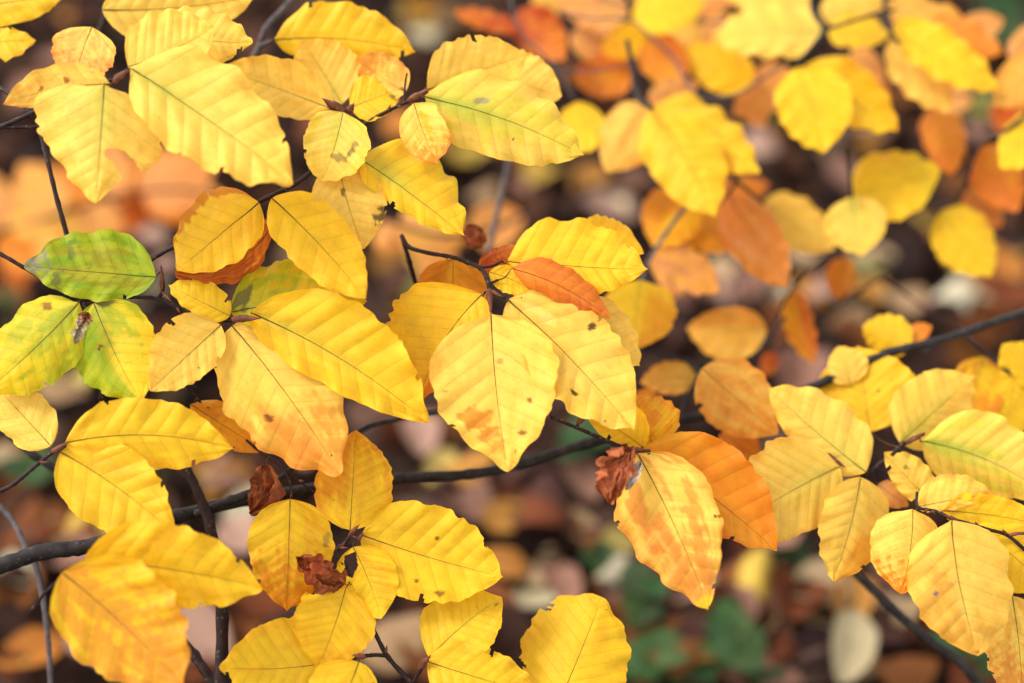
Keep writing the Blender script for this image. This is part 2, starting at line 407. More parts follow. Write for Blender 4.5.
def bud(t, x0, y0, x1, y1, z, r, n=1):
    """a pointed bud of overlapping scales"""
    a = at(x0, y0, FOCUS+.01*z); b = at(x1, y1, FOCUS+.01*(z-.3)); s = np.linspace(0, 1, 9)[:, None]
    P = a*(1-s)+b*s; rad = r*FOCUS/FPX*np.array([.55, .9, 1, .97, .85, .68, .48, .27, .05])
    v, f = tube(P, rad, 8, int(x0), .16); link_mesh('bud', np.array(v)-np.array(t.location), f, M_BUD, t)

exec_order = []
# ------------------------------------------------------------------ the forest floor
def ground():
    m, n, l = new_mat('forest_soil')
    out = n.new('ShaderNodeOutputMaterial'); tc = n.new('ShaderNodeTexCoord')
    nz = n.new('ShaderNodeTexNoise'); nz.inputs['Scale'].default_value = 14; nz.inputs['Detail'].default_value = 8; l.new(tc.outputs['Object'], nz.inputs['Vector'])
    vo = n.new('ShaderNodeTexVoronoi'); vo.inputs['Scale'].default_value = 16; l.new(tc.outputs['Object'], vo.inputs['Vector'])
    r = n.new('ShaderNodeValToRGB'); l.new(nz.outputs[0], r.inputs[0])
    r.color_ramp.elements[0].position = .35; r.color_ramp.elements[0].color = (.008, .005, .0045, 1)
    r.color_ramp.elements[1].position = .7; r.color_ramp.elements[1].color = (.045, .025, .019, 1)
    hv = n.new('ShaderNodeSeparateColor'); l.new(vo.outputs['Color'], hv.inputs[0])
    c = mixc(n, l, math_node(n, l, 'MULTIPLY', hv.outputs[0], .45), r.outputs[0], (.08, .04, .028, 1))
    bp = n.new('ShaderNodeBump'); bp.inputs['Strength'].default_value = .8; bp.inputs['Distance'].default_value = .02; l.new(nz.outputs[0], bp.inputs['Height'])
    pb = n.new('ShaderNodeBsdfPrincipled'); pb.inputs['Roughness'].default_value = .95; pb.inputs['Specular IOR Level'].default_value = .05
    l.new(c, pb.inputs['Base Color']); l.new(bp.outputs[0], pb.inputs['Normal']); l.new(pb.outputs[0], out.inputs[0])
    g = np.concatenate([np.linspace(-120, -3, 10), np.linspace(-2.6, 2.6, 45), np.linspace(3, 120, 10)])
    nzg = Noise(3); V = []
    for yy in g:
        for xx in g:
            near = math.exp(-((xx/3)**2+((yy-1.3)/3)**2))
            V.append((xx, yy+1.3, -.02+.03*(nzg.f(xx*3+40, yy*3+40)-.5)*near))
    k = len(g); F = [(j*k+i, j*k+i+1, (j+1)*k+i+1, (j+1)*k+i) for j in range(k-1) for i in range(k-1)]
    tag(link_mesh('ground', V, F, m), kind='structure')
ground()

def litter_leaf(rs, L=None, curl=None):
    """grid of one dry leaf lying near the origin: points, tint factors and faces"""
    L = L or rs.uniform(.032, .058); W = L*rs.uniform(.26, .36)
    nu, nv = 10, 3
    u = np.linspace(0, 1, nu+1); v = np.linspace(-1, 1, 2*nv+1); U, V = np.meshgrid(u, v, indexing='ij')
    w = profile(U)*W*V
    cu = rs.uniform(-1.6, 2.2) if curl is None else curl; cl = rs.uniform(-.5, .9)
    h = cu*(w**2)/W*.55 + cl*L*.25*(U-.5)**2*2 + .05*L*(Noise(rs.randint(9999)).f(U*4, V*2)-.5)*2
    tri = np.abs(((U*7-.8*np.abs(V)) % 1)-.5)*2; h = h+.010*L*(tri-.5)
    P = np.stack([U*L-L/2, w, h], -1); P[..., 2] -= P[..., 2].min()
    phase = 7.5*(U-.2*np.abs(V))
    idx = np.arange((nu+1)*(2*nv+1)).reshape(nu+1, 2*nv+1)
    F = np.stack([idx[:-1, :-1], idx[1:, :-1], idx[1:, 1:], idx[:-1, 1:]], -1).reshape(-1, 4)
    return P.reshape(-1, 3), phase.reshape(-1), V.reshape(-1), F
LIT = {'dark': [(.040, .020, .016), (.075, .034, .024), (.055, .030, .028)],
       'brown': [(.17, .075, .045), (.22, .095, .055), (.15, .07, .055)],
       'rust': [(.30, .10, .035), (.36, .13, .04), (.26, .075, .03)],
       'pink': [(.38, .20, .14), (.45, .27, .20), (.33, .17, .12)],
       'tan': [(.46, .31, .17), (.52, .38, .22), (.40, .25, .13)],
       'orange': [(.62, .26, .06), (.66, .31, .07), (.55, .2, .04)],
       'yellow': [(.72, .46, .09), (.66, .45, .08), (.62, .48, .14)],
       'cream': [(.72, .62, .38), (.66, .58, .40), (.60, .52, .36)],
       'olive': [(.25, .25, .06), (.30, .28, .07), (.22, .22, .08)]}
def set_leaf_layers(me, tint, phase, V):
    ca = me.attributes.new('tint', 'FLOAT_COLOR', 'POINT'); ca.data.foreach_set('color', np.concatenate([tint, np.ones((len(tint), 1))], 1).reshape(-1))
    ul = me.uv_layers.new(name='vein'); li = np.empty(len(me.loops), int); me.loops.foreach_get('vertex_index', li)
    ul.data.foreach_set('uv', np.stack([phase, V], 1)[li].reshape(-1))
def rotm(a, b, c):
    ca, sa, cb, sb, cc, sc = math.cos(a), math.sin(a), math.cos(b), math.sin(b), math.cos(c), math.sin(c)
    return np.array([[cc, -sc, 0], [sc, cc, 0], [0, 0, 1]]) @ np.array([[cb, 0, sb], [0, 1, 0], [-sb, 0, cb]]) @ np.array([[1, 0, 0], [0, ca, -sa], [0, sa, ca]])
def leaf_litter():
    rs = np.random.RandomState(11); Vs, Fs, Ts, Ph, Vv = [], [], [], [], []; b = 0
    kinds = ['dark']*7+['brown']*8+['rust']*4+['pink']*4+['tan']*2+['orange']*1
    for i in range(5600):
        x = rs.uniform(-1.5, 1.5); y = rs.uniform(.3, 3.2)
        P, ph, v, F = litter_leaf(rs); R = rotm(rs.uniform(-.5, .5), rs.uniform(-.5, .5), rs.uniform(0, 6.28))
        P = P @ R.T + np.array([x, y, rs.uniform(-.012, .012)])
        c = np.array(LIT[kinds[rs.randint(len(kinds))]][rs.randint(3)])*rs.choice([rs.uniform(.05, .2), rs.uniform(.15, .42)])
        Vs.append(P); Fs.append(F+b); b += len(P); Ts.append(np.repeat(c[None], len(P), 0)); Ph.append(ph); Vv.append(v)
    o = link_mesh('leaf_litter', np.vstack(Vs), np.vstack(Fs).tolist(), M_LITTER)
    set_leaf_layers(o.data, np.vstack(Ts), np.concatenate(Ph), np.concatenate(Vv))
    tag(o, 'brown leaf litter matted over the dark forest floor', 'leaf litter', kind='stuff')
leaf_litter()

# ------------------------------------------------------------------ branches
br = twig('long grey brown beech branch running across behind the yellow leaves',
     [[(-700, 640, -4, 12), (-360, 612, -4, 11), (-160, 590, -3, 10), (-40, 575, -2, 9.00), (0, 566, -1.5, 8.55), (38, 553, -1, 8.10), (77, 548, -.5, 7.65), (110, 540, 0, 7.20), (178, 516, 2, 6.75), (250, 499, 3.5, 6.30), (320, 488, 4.5, 5.85),
       (390, 479, 5.5, 5.40), (470, 474, 6, 5.22), (520, 464, 7, 5.40), (585, 444, 8, 5.04), (660, 423, 8.5, 4.68), (740, 410, 9, 4.50), (800, 392, 8, 4.50),
       (840, 374, 8, 4.50), (885, 354, 8, 4.50), (930, 343, 8.5, 4.50), (980, 327, 9, 4.14), (1060, 300, 9, 3.78), (1200, 262, 11, 3.4), (1380, 232, 13, 2.6), (1560, 180, 15, 1.2)],
      [(385, 478, 5.5, 4.05), (355, 462, 5, 3.60), (347, 445, 5, 3.15), (372, 425, 6, 2.70), (440, 412, 8, 2.70)],
      [(196, 514, 2, 4.50), (232, 500, 1.5, 4.50), (262, 488, 1.5, 3.60), (283, 476, 1.5, 2.70), (330, 430, 3, 2.25)]],
     M_BARK, name='beech_branch', cat='branch', sides=12, part='wood')
t = twig('upright dark red brown stem passing behind the green leaf',
     [[(226, 760, 1, 7), (221, 683, 1, 6.8), (222, 617, 1, 6), (213, 541, 1, 5.5), (203, 505, 1.2, 5), (187, 470, 1.3, 4.5), (166, 446, 1.6, 4), (125, 428, 1.8, 3.6), (104, 405, 1.6, 3.2), (101, 385, 1.4, 3),
       (92, 330, 1.4, 2.8), (79, 280, 1.6, 2.6), (69, 242, 1.6, 2.5), (58, 203, 1.6, 2.4), (48, 163, 1.8, 2.3), (40, 130, 2.4, 2.2)]], M_TWIG, name='beech_branch', cat='branch', sides=10, part='wood')
t = twig('short dark stem crossing low behind the upright stem at the bottom edge',
     [[(240, 720, 2, 6), (213, 683, 2, 5.5), (194, 655, 2.2, 5), (165, 622, 2.4, 4.5), (140, 600, 2.6, 4)]], M_TWIG, name='beech_branch', cat='branch', sides=10, part='wood')
t = twig('dark blurred branch slanting down to the bottom right corner',
     [[(1260, 960, 11, 6), (1100, 820, 10, 5.4), (1010, 712, 9, 5), (977, 682, 9, 5), (959, 661, 9, 4.8), (928, 639, 9, 4.6), (892, 608, 9, 4.4), (856, 573, 9, 4), (830, 540, 9, 3.6), (800, 500, 9, 3)]], M_BARK, name='beech_branch', cat='branch', sides=10, part='wood')
t = twig('thin pale grey blurred stem bending down at the lower left edge',
     [[(50, 720, 5, 2.6), (50, 670, 5, 2.6), (46, 620, 5, 2.8), (38, 575, 5, 3), (25, 545, 5, 3), (8, 515, 5.5, 2.8), (-30, 480, 6, 2.6)]], M_GREY, name='bare_twig', cat='twig', part='wood')
t = twig('thin blurred grey stem standing behind the gap above the middle leaves',
     [[(470, 330, 17, 3.2), (486, 262, 17, 3.2), (500, 200, 18, 3), (510, 155, 18, 2.6), (522, 90, 19, 2.4)]], M_GREY, name='bare_twig', cat='twig', part='wood')
t = twig('thin dark fork of bare twig blurred above the right end of the long branch',
     [[(780, 352, 20, 1.3), (818, 317, 20, 1.3), (850, 297, 20, 1.3), (884, 276, 20, 1.3), (930, 240, 21, 1)], [(880, 278, 20, 1.2), (907, 295, 20, 1.2), (935, 317, 19, 1.2), (965, 338, 18, 1.1), (1000, 375, 18, 1)]], M_TWIG, name='bare_twig', cat='twig')
t = twig('thin dark bare twig rising blurred at the top left edge',
     [[(60, 80, 9, 2), (104, 20, 10, 2.2), (88, -10, 10, 2.2), (70, -40, 11, 2)]], M_TWIG, name='bare_twig', cat='twig')
t = twig('purplish grey twig slanting up blurred beside the topmost green tip',
     [[(225, 100, 8, 2.4), (255, 55, 8, 3), (266, 28, 8, 3), (288, 3, 9, 2.6), (310, -30, 10, 2.4)], [(259, 46, 8, 2), (272, 41, 7, 2)]], M_GREY, name='bare_twig', cat='twig')

# ------------------------------------------------------------------ twig A: the group at the top left corner
t = twig('twig of pale yellow leaves at the top left, one leaf with a large bite',
     [[(-40, 138, -1, 2.6), (0, 127, -1, 2.6), (30, 114, -1.2, 2.5), (75, 95, -1.6, 2.4), (110, 82, -2, 2.2), (128, 70, -2.6, 2)], [(0, 127, -1, 2), (28, 127, -1, 1.8), (44, 126, -1, 1.6)], [(-30, 80, 1, 2), (0, 88, .5, 2), (32, 113, -1, 1.8)]])
bud(t, 114, 82, 129, 69, -2.8, 4)
leaf(t, 130, 68, 293, 184, 53, 44, -2.8, 'P', bend=4, rag=1.8, green=.7, wave=1.2)
leaf(t, 128, 67, 214, 26, 40, 34, -2.4, 'P', bend=-3, green=.35, pleat=1.3)
leaf(t, 104, 84, 96, 204, 70, 68, -3.0, 'P', green=.6, bend=0, nu=90, nv=34, bites=[[(104, 150), (112, 148), (124, 151), (134, 160), (141, 171), (132, 185), (123, 179), (113, 163), (105, 156)], [(123, 178), (140, 170), (170, 190), (150, 215), (96, 204), (110, 190)]],
     pl=([0, .04, .1, .2, .35, .5, .62, .72, .8, .9, 1], [0, .3, .5, .68, .84, .9, .82, .62, .42, .2, 0]), pr=([0, .04, .12, .2, .35, .5, .65, .8, .92, 1], [0, .5, .95, 1.0, .98, .85, .62, .42, .2, 0]))
leaf(t, 110, 84, 3, 104, 16, 24, -2.2, 'P', bend=-5, edge=(Or, .35), tip=(Or, .5, .75), spots=[(.4, .3, .04, .15, Br, .8), (.63, .2, .03, .12, Br, .8)])
leaf(t, 92, 27, 74, 84, 32, 30, 2.0, 'PO', edge=(Or, .55))
leaf(t, 160, 30, 253, 42, 29, 25, 1.0, 'P', tip=(YG, .5, .8), green=.2)
leaf(t, 102, 10, 256, -4, 34, 34, 4.0, 'P', nostalk=1)
t = twig('pale leaf and a small pointed one cut by the top left corner',
     [[(-80, -20, 5, 2.4), (-52, 0, 5, 2.2), (-30, 18, 5, 2)], [(-52, 0, 5, 2), (-45, 30, 5, 1.8), (-40, 45, 5, 1.6)]])
leaf(t, -34, 8, 66, -6, 34, 22, 4.5, 'Y', bend=0)
leaf(t, -38, 48, 36, 40, 15, 19, 4.2, 'Y', bend=2)

# ------------------------------------------------------------------ twig B: upper middle
t = twig('twig of broad yellow leaves at the upper middle, one washed with green',
     [[(140, 266, 2, 2.2), (149, 261, 2, 2.2), (174, 247, 1.8, 2.2), (215, 228, 1.6, 2.2), (255, 204, 1.2, 2.3), (293, 185, 1.3, 2.4), (311, 172, 1.5, 2.4), (340, 147, 2, 2.2), (365, 124, 2.2, 2), (390, 110, 2.2, 1.9), (409, 101, 2.2, 1.9), (424, 92, 2.2, 1.8)],
      [(404, 104, 2.2, 1.2), (405, 85, 2.4, 1), (407, 73, 2.4, .9)], [(355, 133, 2, 1.6), (347, 118, 2, 1.5), (341, 106, 2, 1.4)]])
bud(t, 408, 101, 430, 88, 1.6, 3.6); bud(t, 340, 111, 322, 98, 1.6, 4.5); bud(t, 348, 112, 354, 103, 1.6, 4); bud(t, 344, 113, 333, 100, 1.4, 4)
leaf(t, 424, 96, 584, 155, 37, 40, 1.8, 'PG', bend=6, green=.9, spots=[(.32, -.25, .05, .09, srgb(150, 150, 110), .8)])
leaf(t, 427, 90, 526, 55, 36, 40, 3.0, 'P', edge=(Or, .3), pleat=1.3)
leaf(t, 490, 72, 562, 96, 30, 28, 5.5, 'P', nostalk=1)
leaf(t, 406, 92, 356, 58, 20, 24, 2.8, 'PO', edge=(Or, .45), spots=[(.05, .1, .08, .1, Br, .8)])
leaf(t, 414, 103, 438, 165, 26, 22, 1.4, 'P', tip=(Or, .8, .7), edge=(Or, .4), veins=5, spots=[(.3, -.2, .3, .15, srgb(232, 176, 10), .8)], bites=[[(436, 105), (456, 105), (458, 135), (450, 134), (446, 122), (438, 112)]], nu=60, nv=26)
leaf(t, 274, 40, 416, 52, 36, 22, 5.0, 'Y', bend=7, edge=(Yo, .5))
leaf(t, 342, 104, 302, 40, 33, 36, 3.8, 'P', green=.4)
leaf(t, 330, 108, 220, 68, 24, 30, 2.8, 'P')
leaf(t, 350, 108, 402, 91, 24, 20, 2.6, 'Y', spots=[(.88, .2, .12, .4, srgb(120, 110, 50), .9)])
leaf(t, 343, 112, 322, 181, 34, 32, 1.0, 'PG', green=.4, spots=[(.5, -.5, .06, .08, srgb(110, 100, 40), .8), (.62, -.2, .05, .3, srgb(120, 110, 40), .7), (.38, -.55, .05, .1, srgb(120, 110, 40), .7)],
     pl=([0, .03, .1, .3, .5, .7, .85, .95, 1], [0, .4, .75, 1, 1, .88, .62, .34, 0]), pr=([0, .03, .1, .3, .5, .7, .85, .95, 1], [0, .4, .75, 1, 1, .88, .62, .34, 0]))
leaf(t, 357, 156, 465, 236, 40, 20, .6, 'Y', bend=2, green=.7, edge=(YG, .5), wave=1.4, fold=.5)
leaf(t, 338, 160, 364, 249, 38, 34, 1.2, 'P', green=.15, spots=[(.1, .1, .05, .1, srgb(80, 60, 20), .9), (.35, .05, .05, .06, srgb(80, 60, 20), .8), (.7, -.85, .1, .2, srgb(90, 70, 40), .9)])

# ------------------------------------------------------------------ twig C/D: the twig with the green leaves
t = twig('twig with one green leaf and large bright yellow leaves left of the middle',
     [[(-40, 238, 1, 2.2), (0, 254, .8, 2.1), (23, 267, .8, 2), (55, 285, .6, 2), (80, 299, .2, 2.2), (102, 297, 0, 2), (130, 297, 0, 1.9), (159, 299, 0, 2.1), (179, 308, 0, 2), (205, 317, 0, 2), (230, 320, 0, 2.4), (262, 318, 0, 2)],
      [(158, 299, 0, 2), (163, 290, 0, 1.7), (163, 280, -.1, 1.3), (161, 266, -.3, .8)], [(196, 388, 1.6, 1.4), (185, 383, 1.6, 1.4), (205, 408, 1.8, 1.2), (222, 430, 2, 1)], [(80, 299, .2, 2.4), (74, 312, .2, 2), (86, 318, 0, 1.6)]])
bud(t, 162, 290, 161, 264, -.3, 2); bud(t, 162, 292, 172, 302, -.3, 1.6); bud(t, 232, 319, 262, 318, -.8, 4)
GREY = srgb(148, 142, 112)
leaf(t, 156, 277, 24, 266, 27, 40, -.6, 'G', label='green leaf with a withered grey tip', bend=0, pleat=.35, rag=2.4, nu=70, nv=24, spots=[(1.0, 0, .15, 1.5, GREY, .9), (.74, -.45, .045, .5, srgb(112, 108, 60), .75), (.66, .5, .04, .3, srgb(105, 120, 36), .7)])
leaf(t, 79, 302, -14, 392, 40, 37, -.4, 'YG', label='yellow leaf greenish along the midrib', spots=[(.2, .6, .04, .12, Br, .8)], green=.5)
leaf(t, 94, 303, 142, 402, 44, 40, -.4, 'YG', label='half green, half yellow leaf', side=(1, srgb(112, 160, 10), .75, .0), tip=(Yb, .8, .35), edge=(YG, .3), pleat=.5, spots=[(.03, -.5, .05, .5, srgb(100, 96, 60), .8), (.38, .25, .025, .06, Br, .9)])
leaf(t, 88, 312, 74, 342, 10, 8, -1.2, 'D', name='withered_leaf', mat=M_DRY, curl=1.4, crumple=.35, tip=(srgb(170, 160, 130), .8, .3), edge=(srgb(70, 60, 50), .6), label='small shrivelled grey leaf')
leaf(t, 272, 198, 366, 299, 34, 30, -1.0, 'Y', bend=3, green=.12, label='bright yellow leaf with dark rimmed margin')
leaf(t, 259, 202, 177, 271, 30, 43, -.2, 'B', bend=0, edge=(Yo, .2), spots=[(.25, 1.0, .5, .26, srgb(200, 118, 10), .9), (.6, 1.05, .3, .2, srgb(208, 130, 14), .8)], tip=(Yo, .1, .8), label='yellow leaf with a broad brown rim', pr=([0, .03, .08, .15, .3, .5, .7, .82, .92, 1], [0, .35, .62, .85, 1.02, 1, .82, .62, .36, 0]))
leaf(t, 273, 224, 175, 274, 17, 30, .5, 'O', name='withered_leaf', mat=M_DRY, tip=(srgb(170, 80, 14), .9, .2), edge=(srgb(130, 56, 14), .7), blot=(srgb(206, 110, 20), .6, .5), crumple=.1, label='rust brown dry leaf under the yellow one', bend=18, nostalk=1, fold=.5)
leaf(t, 230, 316, 168, 285, 14, 20, -.2, 'Y', bend=0)
leaf(t, 231, 312, 367, 301, 40, 24, .3, 'YG', bend=5, green=.6, zt=-.6, edge=(srgb(205, 160, 10), .5), tip=(srgb(226, 176, 20), .8, .45), spots=[(.07, -.35, .1, .35, srgb(112, 112, 60), .9)], label='yellow leaf, green near its stalk with a grey spot')
leaf(t, 251, 313, 429, 423, 54, 30, -.6, 'Y', bend=8, green=.4, edge=(Yb, .2), label='long bright yellow leaf on top of the others')
leaf(t, 232, 326, 340, 475, 48, 56, -.2, 'P', bend=4, tip=(srgb(236, 158, 60), .85, .62), side=(1, srgb(222, 138, 48), .75, .55), blot=(Yo, .2, .6), spots=[(.52, .5, .035, .05, srgb(120, 60, 20), .9)], label='large yellow leaf turning orange brown at its lower half')
leaf(t, 221, 325, 150, 391, 26, 36, -.4, 'P')
leaf(t, 190, 404, 266, 452, 18, 18, 1.6, 'OY', bend=0)

# ------------------------------------------------------------------ twig F
t = twig('three clear yellow leaves fanning from one node at the left edge',
     [[(-40, 508, -.5, 2.6), (0, 491, -.8, 2.4), (15, 483, -1, 2.3), (33, 468, -1.2, 2.1), (49, 455, -1.4, 2), (62, 446, -1.6, 2)]], M_TWIG)
bud(t, 52, 452, 69, 442, -1.8, 3)
leaf(t, 65, 443, 234, 449, 36, 34, -2.0, 'B', bend=11, edge=(Yo, .4))
leaf(t, 60, 452, 174, 535, 38, 44, -1.8, 'B', bend=5)
leaf(t, 51, 446, -10, 380, 25, 27, -1.4, 'P', bend=0)
t = twig('dark blurred twig sloping down at the left edge behind the yellow leaves',
     [[(-30, 415, 6, 4), (0, 430, 6, 4), (35, 456, 6, 4), (70, 478, 6.4, 3.6), (120, 505, 7, 3)]], M_BARK, name='bare_twig')

# ------------------------------------------------------------------ twig G: the two blurred leaves in front
t = twig('two large soft yellow leaves nearest the camera at the lower left, one blotched brown',
     [[(30, 612, -3, 1.8), (44, 594, -3.4, 1.8), (62, 578, -4.6, 1.8), (84, 562, -4.4, 1.6)]], M_TWIG)
leaf(t, 85, 560, 263, 589, 44, 36, -4.2, 'B', bend=4, green=.12, pleat=.6)
leaf(t, 62, 572, 184, 686, 58, 52, -5.4, 'B', bend=3, pleat=.5, tip=(srgb(226, 142, 48), .7, .55), blot=(srgb(222, 136, 46), .6, .5), label='soft yellow leaf blotched orange brown')

# ------------------------------------------------------------------ twig I: bottom
t = twig('upright twig of saturated yellow leaves at the bottom, left of the middle',
     [[(425, 705, -.2, 2.8), (411, 683, -.2, 2.7), (388, 657, -.3, 2.5), (375, 633, -.2, 2.3), (363, 610, 0, 2.2), (354, 589, 0, 2.2), (345, 564, .1, 2.1), (337, 550, .2, 2.2), (345, 543, .2, 2), (351, 534, .2, 2)],
      [(388, 656, -.3, 2), (376, 655, -.6, 2), (365, 656, -.9, 2), (353, 658, -1, 1.8)], [(337, 550, .2, 1.8), (346, 546, .3, 1.6), (354, 545, .3, 1.4)], [(412, 684, -.2, 1.8), (420, 671, -.4, 1.8), (428, 660, -.6, 1.8)]])
bud(t, 349, 536, 360, 524, -.4, 2.6); bud(t, 365, 657, 352, 655, -1.6, 3); bud(t, 419, 668, 431, 655, -1, 3.8); bud(t, 358, 540, 364, 532, -.3, 2.2)
leaf(t, 361, 535, 503, 577, 50, 44, -.2, 'B', bend=-2, edge=(Yb, .1), spots=[(.5, -.4, .025, .05, srgb(120, 70, 10), .9), (.45, .6, .02, .05, srgb(120, 70, 10), .8), (.63, .75, .05, .06, srgb(120, 70, 20), .8)], label='broad deep yellow leaf with brown flecks')
leaf(t, 350, 530, 356, 430, 36, 39, .2, 'YO', bend=0, side=(-1, srgb(222, 134, 18), .85, .3), edge=(Or, .5), blot=(Or, .3, .5), tip=(Or, .5, .75), label='upright yellow leaf with one side orange')
leaf(t, 353, 547, 381, 619, 29, 28, -.5, 'B', bites=[[(344, 556), (356, 552), (358, 566), (352, 578), (344, 574)]], nu=60, nv=24, label='small yellow leaf torn near its stalk')
leaf(t, 346, 588, 318, 668, 38, 40, -.6, 'B')
leaf(t, 353, 657, 219, 667, 46, 48, -1.2, 'B', bend=6)
leaf(t, 359, 662, 330, 752, 28, 40, -1.8, 'B')
leaf(t, 429, 658, 502, 597, 38, 34, -.5, 'B', bend=3, spots=[(.9, .25, .03, .1, srgb(140, 110, 40), .9)])
leaf(t, 427, 661, 540, 694, 30, 36, -.9, 'B', tip=(Or, .4, .8))
leaf(t, 345, 584, 296, 556, 12, 19, -.9, 'D', name='withered_leaf', mat=M_DRY, curl=1.0, crumple=.42, rag=6, bend=7, tip=(srgb(150, 60, 16), .6, .4), edge=(srgb(96, 36, 14), .6), nu=50, nv=18, label='crumpled red brown dry leaf')
t = twig('thin twig with one hanging yellow leaf, orange below, and a brown curl',
     [[(246, 440, 1.4, 1.5), (262, 453, 1.2, 1.4), (281, 466, 1, 1.5), (290, 484, .8, 1.2), (292, 497, .6, 1.1)], [(281, 466, 1, 1.2), (300, 482, 1.2, 1.1), (320, 496, 1.4, 1)]])
leaf(t, 290, 499, 287, 611, 44, 39, .4, 'B', bend=0, tip=(srgb(220, 128, 14), .85, .6), blot=(Or, .35, .58), spots=[(.33, -.85, .05, .1, srgb(170, 140, 60), .8), (.4, -.8, .04, .08, srgb(150, 110, 50), .8)])
leaf(t, 266, 464, 250, 514, 18, 13, .9, 'D', name='withered_leaf', mat=M_DRY, curl=1.1, crumple=.42, rag=7, bend=6, edge=(srgb(86, 36, 14), .6), label='dark brown shrivelled leaf', nu=44, nv=18)
t = twig('single round yellow leaf standing at the bottom edge near the middle',
     [[(548, 760, .6, 1.8), (552, 730, .3, 1.6), (556, 712, 0, 1.4)]])
leaf(t, 557, 706, 602, 597, 58, 50, -.3, 'B', bend=-1, edge=(Yo, .25), pl=([0, .04, .12, .25, .4, .55, .7, .82, .92, .97, 1], [0, .4, .75, .94, 1, 1, .93, .78, .55, .3, 0]))

# ------------------------------------------------------------------ twig L: the group in focus
t = twig('central twig in sharp focus with large yellow leaves and a folded orange leaf',
     [[(418, 292, 6, 2.6), (410, 262, 4.5, 2.4), (402, 236, 3.6, 2), (409, 247, 3, 2.2), (429, 253, 2, 2.2), (452, 257, 1.6, 2.2), (466, 262, 1.2, 2.2), (480, 268, .8, 2.3), (487, 278, .4, 2.3), (490, 292, .2, 2.6), (491, 312, 0, 1.4)],
      [(480, 268, .8, 1.5), (492, 266, .9, 1.4), (503, 261, 1, 1.3)], [(488, 287, .2, 1.7), (498, 294, .1, 1.6), (506, 298, 0, 1.4)], [(489, 284, .3, 1.4), (498, 280, .5, 1.2)], [(489, 290, .2, 1.3), (484, 293, .2, 1.2)]])
bud(t, 489, 289, 491, 314, -.2, 3.2); bud(t, 490, 291, 503, 297, -.1, 2.2)
leaf(t, 491, 314, 508, 472, 62, 63, -.5, 'P', pl=TAPER, pr=TAPER, bend=-3, label='big yellow leaf with a brown orange patch near its tip', green=.1, blot=(Yo, .2, .6), tip=(Yo, .35, .8), edge=(Yo, .3), veins=8.6,
     spots=[(.66, .42, .07, .30, srgb(226, 136, 36), .85), (.74, .30, .05, .34, srgb(228, 140, 40), .8), (.83, .2, .05, .3, srgb(232, 150, 44), .7), (.3, -.1, .02, .04, Br, .5), (.56, -.55, .02, .05, Br, .8), (.88, -.5, .025, .08, Br, .8), (.46, .8, .02, .05, Br, .6), (.76, -.5, .015, .08, Br, .8)])
leaf(t, 508, 299, 634, 430, 50, 40, .1, 'P', bend=4, label='big yellow leaf with dark flecks', edge=(Yo, .3), veins=9, spots=[(.43, -.72, .025, .07, srgb(70, 45, 20), .9), (.62, .55, .025, .06, srgb(70, 40, 15), .95), (.2, -.25, .1, .12, srgb(252, 222, 120), .6)])
leaf(t, 572, 300, 640, 366, 26, 22, 1.6, 'P', nostalk=1)
leaf(t, 482, 294, 420, 398, 36, 60, .5, 'Y', bend=-9, label='yellow leaf with its lower side turned orange', side=(-1, srgb(224, 132, 32), .95, .55), edge=(srgb(240, 160, 30), .5), tip=(Or, .5, .8))
leaf(t, 507, 261, 648, 269, 44, 30, 1.2, 'Y', bend=-1, pleat=1.7, label='deeply pleated yellow leaf with a dark tip', edge=(srgb(240, 176, 10), .4), tip=(Yo, .2, .8))
leaf(t, 566, 246, 644, 254, 30, 10, 3.4, 'Y', nostalk=1)
leaf(t, 512, 268, 610, 318, 20, 14, .3, 'O', bend=6, label='orange brown leaf folded along its midrib', edge=(Dk, .3), fold=.7, wave=.4, blot=(srgb(214, 116, 48), .5, .5))
leaf(t, 489, 272, 540, 296, 12, 14, .7, 'Y', bend=3)
leaf(t, 453, 259, 448, 325, 34, 32, 3.0, 'OY', label='amber leaf behind the others', side=(1, srgb(206, 112, 16), .7, .0))
leaf(t, 478, 268, 519, 246, 8, 18, 2.6, 'R', blot=(srgb(212, 120, 60), .6, .45), label='red brown half hidden leaf')
leaf(t, 484, 244, 466, 226, 13, 9, 7, 'D', name='withered_leaf', mat=M_DRY, curl=.8, crumple=.5, rag=6, blot=(srgb(180, 104, 64), .8, .4))

# ------------------------------------------------------------------ twig M
t = twig('drooping twig with two large leaves mottled orange brown, right of the middle',
     [[(536, 408, 2, 1.7), (552, 417, 1.6, 1.8), (570, 425, 1.2, 1.8), (587, 432, .8, 1.9), (612, 443, .3, 2), (632, 450, .1, 2.2), (650, 451, 0, 1.6)],
      [(577, 428, 1, 1.6), (580, 418, .8, 1.4), (588, 412, .6, 1.2)]])
bud(t, 630, 449, 651, 451, -.4, 2.4); bud(t, 578, 424, 590, 409, .4, 3)
leaf(t, 637, 453, 708, 610, 48, 48, -.6, 'PO', pl=TAPER, pr=TAPER, bend=4, label='large drooping leaf mottled orange brown towards its tip', tip=(srgb(224, 140, 52), .7, .6), blot=(srgb(226, 138, 50), .7, .52), side=(1, srgb(218, 126, 44), .5, .3), edge=(Or, .5), spots=[(.97, 0, .06, 1, Yb, .8)])
leaf(t, 642, 450, 777, 551, 50, 30, .6, 'OY', bend=5, label='deep orange pleated leaf', edge=(srgb(214, 108, 18), .7), side=(-1, srgb(226, 130, 22), .7, .2), blot=(Yo, .4, .5), pleat=1.4)
leaf(t, 645, 449, 586, 412, 15, 28, 1.0, 'Y', bend=-2)
